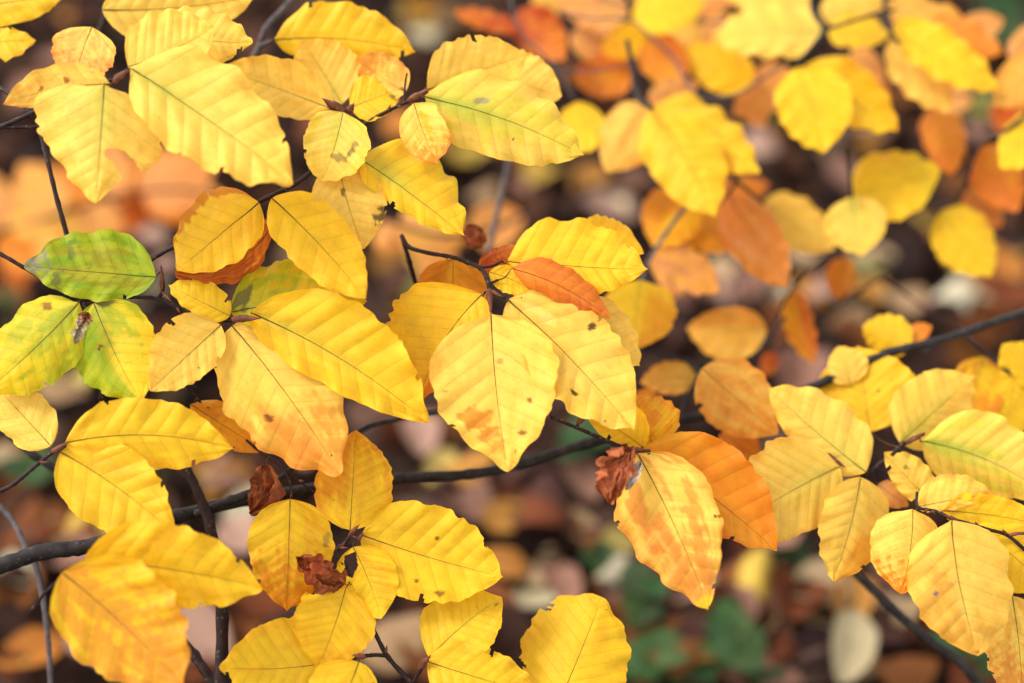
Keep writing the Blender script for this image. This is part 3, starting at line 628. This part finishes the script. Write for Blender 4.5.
leaf(t, 652, 446, 634, 394, 28, 34, 1.6, 'OY', main=0, wave=2.2, tip=(Or, .4, .6), blot=(Yb, .6, .45), label='wavy orange and yellow leaf')
leaf(t, 628, 448, 610, 504, 17, 22, -1.3, 'D', name='withered_leaf', mat=M_DRY, curl=1.0, crumple=.5, rag=6, bend=-6, tip=(srgb(176, 92, 54), .7, .2), edge=(srgb(120, 52, 24), .5), blot=(srgb(190, 110, 66), .6, .48), nu=56, nv=20, label='crumpled cinnamon brown dry leaf')
leaf(t, 640, 462, 626, 490, 6, 6, -1.5, 'D', name='withered_leaf', mat=M_DRY, curl=1.2, crumple=.3, tip=(srgb(190, 180, 165), .95, .0), edge=(srgb(120, 112, 100), .5), label='small curled grey scrap')

# ------------------------------------------------------------------ twig N: right
t = twig('spreading twig of pale yellow leaves at the right, dark node between them',
     [[(806, 440, 4.6, 1.6), (823, 452, 4.2, 2), (841, 467, 3.8, 2.6), (866, 473, 3.6, 2.6), (880, 464, 3.6, 2.4), (890, 456, 3.6, 2.4), (902, 445, 3.6, 2.4), (912, 440, 3.7, 2.2), (924, 434, 3.8, 1.6)]])
bud(t, 906, 443, 926, 432, 3, 3.2); bud(t, 826, 454, 846, 468, 3.2, 3)
leaf(t, 840, 467, 738, 527, 44, 52, 3.0, 'P', bend=-4, edge=(Or, .3), green=.35, tip=(Or, .35, .75), pl=([0, .03, .08, .2, .4, .6, .8, .92, 1], [0, .3, .6, .9, 1.0, .96, .8, .55, 0]))
leaf(t, 866, 472, 768, 388, 24, 38, 3.2, 'P', bend=2, green=.5)
leaf(t, 900, 443, 974, 376, 40, 30, 4.6, 'P', green=.6, bend=0)
leaf(t, 870, 432, 858, 346, 50, 52, 7.0, 'Y', bend=0)
leaf(t, 850, 384, 838, 346, 18, 22, 7.6, 'P')
leaf(t, 922, 441, 1046, 494, 44, 34, 3.6, 'PG', bend=8, green=1.0)
leaf(t, 861, 477, 833, 582, 36, 30, 2.4, 'P', tip=(Yb, .2, .8), side=(-1, srgb(232, 140, 14), .7, .45))
leaf(t, 878, 484, 908, 506, 12, 12, 4.0, 'PE')
leaf(t, 930, 503, 884, 452, 14, 22, 3.0, 'P', blot=(YG, .3, .6), spots=[(.62, .3, .04, .1, srgb(130, 130, 50), .8)])
t = twig('twig reaching in from the right edge with hanging yellow leaves in clear focus',
     [[(1240, 690, 2, 2.6), (1150, 640, 1.2, 2.2), (1050, 572, .6, 1.9), (1024, 549, .6, 1.9), (1007, 535, .6, 1.9), (990, 530, .5, 1.8), (977, 526, .4, 1.7), (953, 519, .2, 1.8), (935, 511, .6, 1.6), (918, 507, 1, 1.6), (917, 492, 1.4, 1.4)], [(1008, 535, .6, 1.4), (1024, 533, .6, 1.4), (1040, 531, .6, 1.2)]])
bud(t, 1009, 535, 1027, 532, .2, 2.2); bud(t, 958, 521, 944, 515, -.2, 2.4)
leaf(t, 952, 520, 978, 656, 50, 50, -.6, 'P', bend=-4, label='sharp hanging yellow leaf with rusty flecks', tip=(srgb(238, 160, 50), .5, .7), side=(1, srgb(230, 150, 44), .5, .5), veins=8.5, spots=[(.5, .5, .02, .05, srgb(120, 110, 120), .95), (.84, -.15, .015, .04, Br, .9), (.97, -.1, .02, .3, Br, .8), (.4, .35, .09, .18, srgb(230, 150, 50), .6)])
leaf(t, 913, 509, 901, 594, 30, 40, .8, 'P', tip=(srgb(228, 130, 10), .95, .68), edge=(Yo, .4), label='small hanging leaf with an orange tip')
leaf(t, 917, 507, 993, 494, 26, 10, 1.8, 'P', edge=(Or, .5), bend=1)
leaf(t, 942, 511, 1044, 526, 20, 16, 1.2, 'Y', bend=3)
leaf(t, 972, 526, 1054, 594, 30, 30, 1.4, 'Y')
leaf(t, 1012, 596, 1022, 708, 34, 34, 1.2, 'PO', tip=(srgb(224, 132, 48), .8, .5))

# ------------------------------------------------------------------ blurred twigs behind, upper right
FZ = 17
t = twig('blurred twig of red orange leaves at the top middle',
     [[(505, -30, 19, 1.32), (518, 28, 19, 1.43), (540, 52, 19, 1.43), (560, 73, 19, 1.32), (574, 100, 19, 1.10)], [(560, 73, 19, 1.10), (600, 70, 19, 0.99), (634, 64, 19, 0.88)]], M_GREY)
leaf(t, 518, 30, 452, 12, 11, 9, 18, 'R')
leaf(t, 519, 9, 565, 60, 24, 22, 19, 'R', tip=(Or, .7, .5), label='leaf dark red above and orange below')
leaf(t, 634, 70, 572, 78, 24, 22, 20, 'O', side=(1, srgb(196, 74, 20), .6, 0))
leaf(t, 574, 30, 604, 62, 16, 14, 21, 'PE', nostalk=1)
leaf(t, 600, 112, 556, 148, 24, 24, 15, 'Y')
t = twig('blurred twig of peach and yellow leaves crossing the top edge',
     [[(560, 12, 20, 1.32), (587, 18, 20, 1.32), (628, 20, 20, 1.43), (650, 36, 20, 1.54), (674, 59, 20, 1.54), (697, 94, 19, 1.43), (733, 95, 19, 1.32), (760, 80, 19, 1.32), (790, 60, 19, 1.32)]], M_GREY)
leaf(t, 628, 16, 552, -6, 22, 22, 20, 'PE')
leaf(t, 632, 18, 706, 2, 22, 24, 19, 'Y', edge=(Or, .3))
leaf(t, 648, 34, 600, 52, 16, 18, 20, 'Y', tip=(Or, .5, .5))
leaf(t, 644, 40, 684, 86, 24, 22, 18, 'O', tip=(Yo, .6, .6), side=(-1, srgb(190, 76, 18), .7, 0))
leaf(t, 752, 84, 682, 48, 24, 22, 18, 'Y', side=(1, srgb(236, 176, 12), .6, 0))
leaf(t, 790, 68, 733, 116, 20, 22, 20, 'PE', edge=(Or, .5))
leaf(t, 740, 96, 765, 128, 12, 12, 22, 'PE')
leaf(t, 690, 8, 742, -12, 12, 16, 21, 'PE', nostalk=1)
t = twig('blurred twig with the big yellow double leaf hanging above the orange one',
     [[(627, 40, 16, 2.4), (632, 66, 16, 2.6), (638, 97, 15, 2.8), (652, 109, 14, 2.2)]], M_BARK)
leaf(t, 652, 108, 716, 216, 36, 36, 13, 'B', label='big yellow leaf', blot=(Yo, .5, .5), nu=44, nv=15)
leaf(t, 652, 105, 760, 173, 30, 26, 14, 'B', nu=44, nv=15, edge=(Yo, .5))
leaf(t, 648, 106, 606, 172, 27, 28, 14.5, 'T', blot=(Yp, .7, .45))
leaf(t, 648, 100, 700, 84, 12, 14, 16, 'PE')
t = twig('blurred twig of broad yellow leaves at the top right of the middle',
     [[(812, -30, 18, 2.6), (813, 10, 18, 2.6), (824, 30, 17, 3), (808, 52, 17, 2.4), (796, 64, 17, 2)], [(824, 30, 17, 2.2), (850, 22, 17, 2), (872, 15, 17, 1.8), (895, 10, 17, 1.6)]], M_BARK)
leaf(t, 822, 32, 712, 38, 26, 28, 16, 'P', green=.5, label='pale yellow leaf greenish along its midrib', nu=44, nv=15)
leaf(t, 812, 12, 722, -6, 16, 22, 19, 'P')
leaf(t, 820, 14, 890, 0, 18, 18, 18, 'P', edge=(Or, .4))
leaf(t, 828, 32, 889, 36, 18, 16, 16, 'B', edge=(Or, .4))
leaf(t, 797, 67, 824, 153, 40, 34, 14, 'B', nu=44, nv=15)
leaf(t, 806, 64, 898, 131, 30, 24, 15, 'B', side=(-1, srgb(238, 168, 10), .8, .2), nu=44, nv=15)
leaf(t, 852, 50, 884, 84, 14, 16, 20, 'PE', nostalk=1)
t = twig('blurred twig with long yellow orange leaves pointing at the top right corner',
     [[(880, -30, 18, 2.4), (885, 4, 18, 2.4), (890, 30, 17, 2.4), (900, 44, 17, 2)]], M_BARK)
leaf(t, 893, 26, 998, 90, 28, 18, 15, 'Y', nu=44, nv=15, edge=(Yo, .7))
leaf(t, 890, 40, 950, 112, 27, 25, 16, 'T', blot=(Yp, .8, .4), nu=40)
leaf(t, 888, 2, 1004, 54, 24, 22, 18, 'T', tip=(Or, .9, .4), nu=40)
leaf(t, 932, 106, 952, 176, 22, 20, 18, 'O', blot=(Yo, .3, .5))
leaf(t, 960, 30, 1004, 20, 14, 14, 20, 'PE', nostalk=1)
t = twig('blurred twig of orange brown and yellow leaves cut by the right edge',
     [[(1300, -60, 18, 3), (1160, 0, 17, 2.6), (1070, 60, 16, 2.4), (1040, 100, 16, 2.4), (1005, 132, 16, 2.2), (980, 145, 17, 2), (965, 185, 18, 1.8)]], M_TWIG)
leaf(t, 1050, 60, 994, 106, 24, 24, 15, 'T', edge=(Or, .5))
leaf(t, 1048, 118, 1000, 168, 26, 22, 13, 'B')
leaf(t, 982, 145, 1018, 212, 27, 25, 17, 'O', side=(1, srgb(200, 100, 30), .5, 0))
leaf(t, 968, 190, 1002, 226, 18, 20, 18, 'O')
leaf(t, 942, 210, 992, 276, 30, 28, 15, 'B', green=.1, edge=(Yo, .5))
leaf(t, 1010, 60, 1040, 20, 12, 16, 17, 'PE')
t = twig('blurred pair of round lemon yellow leaves over the dark ground, upper right',
     [[(846, 150, 16, 1.8), (850, 175, 16, 1.8), (852, 196, 15, 1.8)]], M_TWIG)
leaf(t, 850, 192, 940, 170, 34, 34, 14.5, 'Y', tip=(YG, .3, .7), edge=(Yo, .4))
leaf(t, 852, 196, 862, 256, 30, 30, 13, 'P', green=.6)
t = twig('blurred twig with a long orange leaf and a yellow one below the big double leaf',
     [[(742, 150, 18, 2), (736, 180, 17, 2), (728, 195, 16.5, 2)], [(736, 180, 17, 1.8), (752, 194, 17, 1.8), (764, 204, 17, 1.6)]], M_TWIG)
leaf(t, 727, 194, 787, 288, 27, 28, 15, 'PE', blot=(Or, .7, .45), nu=40, label='long orange leaf')
leaf(t, 762, 203, 834, 250, 26, 24, 16, 'P', edge=(Or, .3))
leaf(t, 722, 192, 770, 184, 10, 14, 20, 'O')
t = twig('blurred twig of amber leaves just right of the leaves in focus',
     [[(700, 180, 16, 2.2), (690, 200, 16, 2.2), (664, 236, 15, 2.2), (648, 262, 14, 2), (640, 284, 13, 1.8)]], M_GREY)
leaf(t, 690, 196, 652, 246, 26, 32, 15, 'B', edge=(Or, .5), blot=(Or, .5, .5), side=(1, srgb(220, 130, 8), .8, 0))
leaf(t, 690, 204, 728, 252, 26, 24, 15.5, 'OY')
leaf(t, 650, 256, 720, 292, 24, 20, 13, 'PE', blot=(Yo, .5, .5))
leaf(t, 641, 280, 636, 350, 38, 32, 11, 'Y', side=(-1, srgb(226, 140, 16), .8, .2), label='yellow leaf with one amber half')
t = twig('blurred twig of two toned tan leaves over the long branch, right of the focus',
     [[(676, 425, 9.5, 2), (686, 400, 10, 2), (697, 378, 10.5, 2), (702, 364, 11, 2.2), (740, 362, 12, 2), (766, 345, 13, 1.8), (785, 318, 14, 1.6)], [(641, 352, 11, 2), (674, 358, 11, 2), (702, 364, 11, 2)]], M_BARK)
leaf(t, 702, 368, 778, 434, 34, 34, 6.5, 'T', blot=(Or, .5, .5), edge=(Or, .5), nu=40, nv=14)
leaf(t, 697, 378, 640, 382, 16, 17, 11, 'T', edge=(Or, .7))
leaf(t, 767, 330, 686, 328, 32, 22, 13, 'T', side=(1, srgb(232, 146, 50), .7, 0), blot=(Yo, .4, .5))
leaf(t, 720, 434, 760, 462, 20, 16, 8.5, 'O', nostalk=1)
leaf(t, 636, 392, 660, 420, 14, 14, 10, 'O', nostalk=1)
t = twig('blurred curled orange leaf and a small oval one on a bare thin twig',
     [[(760, 350, 15, 1.6), (776, 320, 15.5, 1.6), (790, 292, 16, 1.6), (820, 262, 17, 1.4), (842, 256, 17.5, 1.2)]], M_TWIG)
leaf(t, 790, 291, 814, 364, 17, 18, 15, 'OY', edge=(Dk, .3), tip=(Or, .4, .5), side=(-1, srgb(190, 84, 14), .8, -.2), curl=.7)
leaf(t, 845, 256, 838, 300, 15, 14, 17, 'O')
leaf(t, 772, 352, 765, 376, 9, 9, 17, 'R', nostalk=1)
t = twig('blurred yellow leaf perched on the long branch at the right',
     [[(930, 352, 10, 1.6), (918, 348, 10.4, 1.5), (908, 344, 10.6, 1.4)]], M_BARK)
leaf(t, 912, 345, 862, 326, 22, 20, 10, 'B', tip=(Yo, .2, .7))
leaf(t, 905, 340, 932, 326, 9, 10, 10.5, 'O')
t = twig('blurred twig of orange and yellow leaves below the long branch at the right edge',
     [[(1260, 520, 9, 3), (1150, 465, 9, 2.6), (1070, 420, 9, 2.2), (1035, 392, 9, 2.2), (1008, 372, 9, 2.4), (990, 356, 9.5, 2.2), (972, 340, 10, 2), (958, 325, 11, 1.6)]], M_TWIG)
leaf(t, 984, 356, 970, 436, 28, 27, 10, 'OY', blot=(Yb, .8, .5))
leaf(t, 1016, 376, 1006, 440, 28, 26, 9, 'B')
leaf(t, 1040, 384, 1002, 344, 24, 22, 8.5, 'B')
leaf(t, 935, 370, 945, 410, 18, 18, 11, 'T', nostalk=1)

t = twig('blurred peach and rust leaves crowded behind the yellow ones along the top edge',
     [[(540, -40, 26, 1.10), (600, -4, 26, 1.10), (690, 20, 26, 1.10), (760, 26, 27, 1.10), (850, 70, 27, 1.10), (930, 90, 27, 1.10), (1000, 96, 28, 0.99)]], M_GREY)
for (a, b, c, d, wl0, wr0, z0, st) in [(600, 0, 590, 40, 18, 18, 26, 'PE'), (690, 20, 672, 66, 18, 20, 25, 'T'), (700, 20, 742, 44, 16, 18, 26, 'PE'), (760, 26, 772, 62, 16, 16, 27, 'O'), (850, 70, 826, 100, 16, 18, 26, 'PE'), (852, 70, 886, 104, 18, 16, 27, 'O'),
    (930, 90, 972, 104, 18, 18, 27, 'PE'), (1000, 96, 1022, 140, 18, 18, 28, 'R'), (560, -20, 540, 18, 18, 18, 27, 'T'), (660, 6, 640, -30, 18, 18, 27, 'PE'), (720, 110, 700, 150, 14, 16, 24, 'R'), (735, 200, 752, 236, 14, 18, 24, 'O'), (690, 252, 664, 300, 16, 16, 22, 'PE')]:
    leaf(t, a, b, c, d, wl0, wr0, z0, st, nostalk=1)

# ------------------------------------------------------------------ low twigs far behind, left and middle
t = twig('low strongly blurred twig of peach orange leaves behind the green leaf at the left',
     [[(-60, 250, 47, 2), (0, 232, 47, 2), (60, 214, 47, 2), (120, 196, 47, 2), (180, 190, 48, 2), (230, 200, 48, 2)]], M_TWIG)
leaf(t, 140, 192, 214, 168, 31, 29, 39, 'PE', blot=(Or, .4, .5))
leaf(t, 118, 196, 96, 130, 20, 20, 43, 'PE')
leaf(t, 60, 212, 20, 164, 25, 25, 39, 'PE', blot=(Tn, .6, .4))
leaf(t, 50, 220, 84, 276, 29, 28, 38, 'T', blot=(Or, .5, .5))
leaf(t, 84, 208, 124, 234, 17, 17, 41, 'PE')
leaf(t, 0, 230, -30, 170, 25, 25, 42, 'PE')
leaf(t, 0, 236, 42, 272, 19, 19, 41, 'O')
leaf(t, 146, 192, 190, 222, 13, 14, 43, 'O')
leaf(t, 20, 226, 66, 196, 14, 14, 43, 'R')
leaf(t, 180, 190, 232, 214, 14, 16, 43, 'PE')
for (a, b, c, d, wl0, wr0, z0, st) in [(110, 200, 150, 150, 20, 24, 45, 'O'), (60, 214, 116, 262, 26, 22, 46, 'O'), (150, 192, 120, 234, 20, 18, 46, 'R'), (30, 224, 4, 196, 22, 18, 45, 'T'), (170, 188, 150, 142, 20, 18, 46, 'R'),
    (90, 206, 60, 160, 20, 24, 47, 'O'), (10, 232, 52, 200, 18, 22, 40, 'T'), (200, 192, 214, 240, 18, 18, 45, 'O'), (20, 228, 20, 290, 20, 22, 46, 'R')]:
    leaf(t, a, b, c, d, .8*wl0, .8*wr0, z0, st, nostalk=1)
t = twig('low strongly blurred twig of peach leaves behind the gap left of the focused twig',
     [[(372, 205, 33, 3), (405, 226, 33, 2.6), (450, 236, 33, 2.6), (500, 226, 34, 2.2), (530, 210, 35, 2)]], M_TWIG)
leaf(t, 398, 226, 468, 238, 30, 26, 31, 'PE', blot=(Tn, .6, .4))
leaf(t, 470, 232, 524, 216, 22, 24, 33, 'PE')
leaf(t, 400, 228, 378, 252, 16, 18, 33, 'PE')
leaf(t, 452, 250, 420, 284, 18, 18, 34, 'PE', nostalk=1)

# ------------------------------------------------------------------ the forest floor's plants and single fallen leaves
M_HERB = leaf_material('herb_leaf', transl=.3, rough=.45, veins=.6, specks=0)
def herb(label, spots, seed):
    rs = np.random.RandomState(seed)
    c = on_ground(*spots[0][:2], z=-.01)
    t = thing('woodland_herb', label, 'plant', c, 'green herbs among the fallen leaves')
    for (px, py, r, h) in spots:
        r *= .62
        g = on_ground(px, py, h)
        n = 3
        stem = smooth_path([c+np.array([rs.uniform(-.01, .01), rs.uniform(-.01, .01), 0]), (c+g)/2+np.array([0, 0, .012]), g], 5)
        v, f = tube(stem, np.full(len(stem), .0012), 6); 
        link_mesh('stem', np.array(v)-np.array(t.location), f, M_HERB, t).data.attributes.new('tint', 'FLOAT_COLOR', 'POINT')
        me = t.children[-1].data; me.attributes['tint'].data.foreach_set('color', np.tile([.07, .13, .03, 1], len(me.vertices)))
        a0 = rs.uniform(0, 6.28)
        for k in range(n):
            P, ph, V, F = litter_leaf(rs, r*rs.uniform(.9, 1.15), rs.uniform(-.3, .6))
            P = P*np.array([1, 1.75, 1]); P[:, 0] += r*.52
            R = rotm(rs.uniform(-.3, .3), rs.uniform(-.5, .15), a0+k*2.1)
            P = P @ R.T + g
            o = link_mesh('leaf', P-np.array(t.location), F.tolist(), M_HERB, t)
            col = np.array([.034, .082, .022])*rs.uniform(.7, 1.35)*np.array([rs.uniform(.8, 1.4), 1, 1])
            set_leaf_layers(o.data, np.repeat(col[None], len(P), 0), ph, V)
herb('low green herb on the forest floor between the bottom leaf and the drooping one', [(640, 585, .035, .03), (615, 575, .03, .02), (640, 612, .03, .03), (600, 560, .026, .02)], 4)
herb('broad green herb on the forest floor at the bottom, under the drooping leaf', [(660, 655, .042, .03), (690, 668, .036, .02), (630, 665, .03, .02)], 5)
herb('green herb on the forest floor right of the drooping leaf tip', [(738, 650, .042, .03), (728, 622, .03, .03), (760, 668, .03, .02)], 6)
herb('small green sprig in the dark gap under the right twig', [(800, 565, .03, .02), (812, 555, .025, .02)], 7)
herb('green herb half hidden at the bottom right corner', [(960, 640, .04, .02), (990, 660, .035, .02), (1000, 625, .03, .02)], 8)
herb('dark green herb blurred far off at the top right corner', [(1000, 12, .06, .04), (985, 40, .05, .03), (1015, 40, .05, .03)], 9)
herb('green herb glimpsed behind the middle of the long branch', [(590, 432, .04, .03), (575, 450, .03, .03)], 12)
herb('olive green herb blurred below the topmost yellow leaves, right of the middle', [(770, 25, .06, .03), (790, 10, .05, .03)], 13)
herb('green herb glimpsed beside the small green leaves at the left edge', [(30, 470, .04, .03), (10, 300, .03, .02)], 14)

def fallen(px, py, kind, size, rs, curl=None, lift=.012, label=None, col=None):
    P, ph, V, F = litter_leaf(rs, size, curl)
    R = rotm(rs.uniform(-.3, .3), rs.uniform(-.3, .3), rs.uniform(0, 6.28))
    P = P @ R.T; P[:, 2] -= P[:, 2].min(); g = on_ground(px, py, lift)
    o = link_mesh('fallen_leaf', P, F.tolist(), M_LITTER); o.location = tuple(g)
    c = np.array(col if col is not None else LIT[kind][rs.randint(3)]); n_ = Noise(rs.randint(9999))
    k = (.82+.36*n_.f(ph*.6+4, V*2+4))[:, None]*(1 if label else {'dark': .35, 'brown': .38, 'rust': .45, 'pink': .62, 'tan': .66, 'cream': .66, 'yellow': .62, 'orange': .6, 'olive': .5}[kind])*rs.uniform(.8, 1.2)
    set_leaf_layers(o.data, c*k, ph, V)
    tag(o, label or FALLEN_LABEL[kind], 'fallen leaf', 'single fallen leaves on the forest floor')
FALLEN_LABEL = {'dark': 'blackish brown wet fallen leaf on the forest floor', 'brown': 'chestnut brown fallen leaf on the forest floor', 'rust': 'rust red fallen leaf on the forest floor',
                'pink': 'pinkish grey dry fallen leaf on the forest floor', 'tan': 'light tan fallen leaf on the forest floor', 'orange': 'orange fallen leaf on the forest floor',
                'yellow': 'yellow fallen leaf on the forest floor', 'cream': 'cream coloured fallen leaf on the forest floor', 'olive': 'olive green fallen leaf on the forest floor'}
rs = np.random.RandomState(21)
fallen(846, 655, 'cream', .062, rs, 1.1, .03, 'large cream leaf on the ground at the bottom edge, lower right', (.34, .28, .165))
for (x, y, k, s) in [(500, 570, 'orange', .06), (495, 610, 'rust', .07), (560, 590, 'pink', .075), (690, 590, 'pink', .07), (790, 600, 'rust', .08), (780, 535, 'pink', .07), (850, 610, 'orange', .07), (700, 510, 'rust', .05),
                     (760, 600, 'brown', .07), (900, 680, 'rust', .08), (830, 560, 'dark', .08), (540, 520, 'rust', .08), (440, 470, 'yellow', .055), (420, 440, 'pink', .08), (500, 640, 'dark', .08), (398, 645, 'tan', .085),
                     (240, 540, 'pink', .07), (225, 480, 'pink', .08), (75, 390, 'yellow', .06), (60, 360, 'pink', .06), (40, 110, 'pink', .1), (70, 60, 'pink', .1), (130, 560, 'cream', .06), (20, 590, 'rust', .08), (30, 660, 'orange', .08),
                     (5, 640, 'dark', .08), (20, 540, 'brown', .08), (200, 640, 'pink', .09), (100, 660, 'pink', .08), (420, 20, 'yellow', .09), (455, 30, 'tan', .09), (470, 155, 'yellow', .08), (545, 185, 'yellow', .09), (500, 135, 'tan', .08),
                     (590, 185, 'orange', .08), (575, 205, 'dark', .11), (610, 210, 'pink', .09), (420, 290, 'olive', .08), (425, 265, 'yellow', .06), (790, 130, 'olive', .09), (760, 160, 'pink', .09), (870, 130, 'pink', .07), (845, 180, 'pink', .08),
                     (900, 100, 'rust', .09), (955, 95, 'rust', .09), (975, 105, 'olive', .09), (900, 260, 'dark', .1), (860, 270, 'olive', .07), (960, 260, 'yellow', .06), (1000, 265, 'orange', .08), (945, 250, 'orange', .07), (860, 330, 'rust', .08),
                     (825, 300, 'pink', .08), (950, 310, 'cream', .07), (900, 310, 'tan', .08), (800, 380, 'pink', .09), (750, 290, 'pink', .09), (640, 190, 'pink', .07), (1010, 300, 'rust', .09), (660, 440, 'olive', .06), (440, 320, 'rust', .07),
                     (300, 450, 'pink', .07), (220, 250, 'pink', .08), (180, 60, 'pink', .1), (250, 50, 'brown', .1), (390, 60, 'dark', .09), (150, 20, 'brown', .1), (400, 290, 'brown', .09), (430, 150, 'orange', .08), (320, 130, 'rust', .1), (400, 130, 'orange', .08)]:
    fallen(x, y, k, s*.74, rs, lift=.02)
n = 0; kinds = ['dark']*8+['brown']*7+['rust']*7+['pink']*4+['tan']*4+['orange']*3+['yellow']*1+['cream']*1
while n < 215:
    x, y = rs.uniform(5, 1019), rs.uniform(5, 678)
    k = kinds[rs.randint(len(kinds))]; s = rs.uniform(.034, .06)
    if COVER[int(y/8), int(x/8)]: continue
    fallen(x, y, k, s, rs, lift=rs.uniform(.008, .016)); n += 1
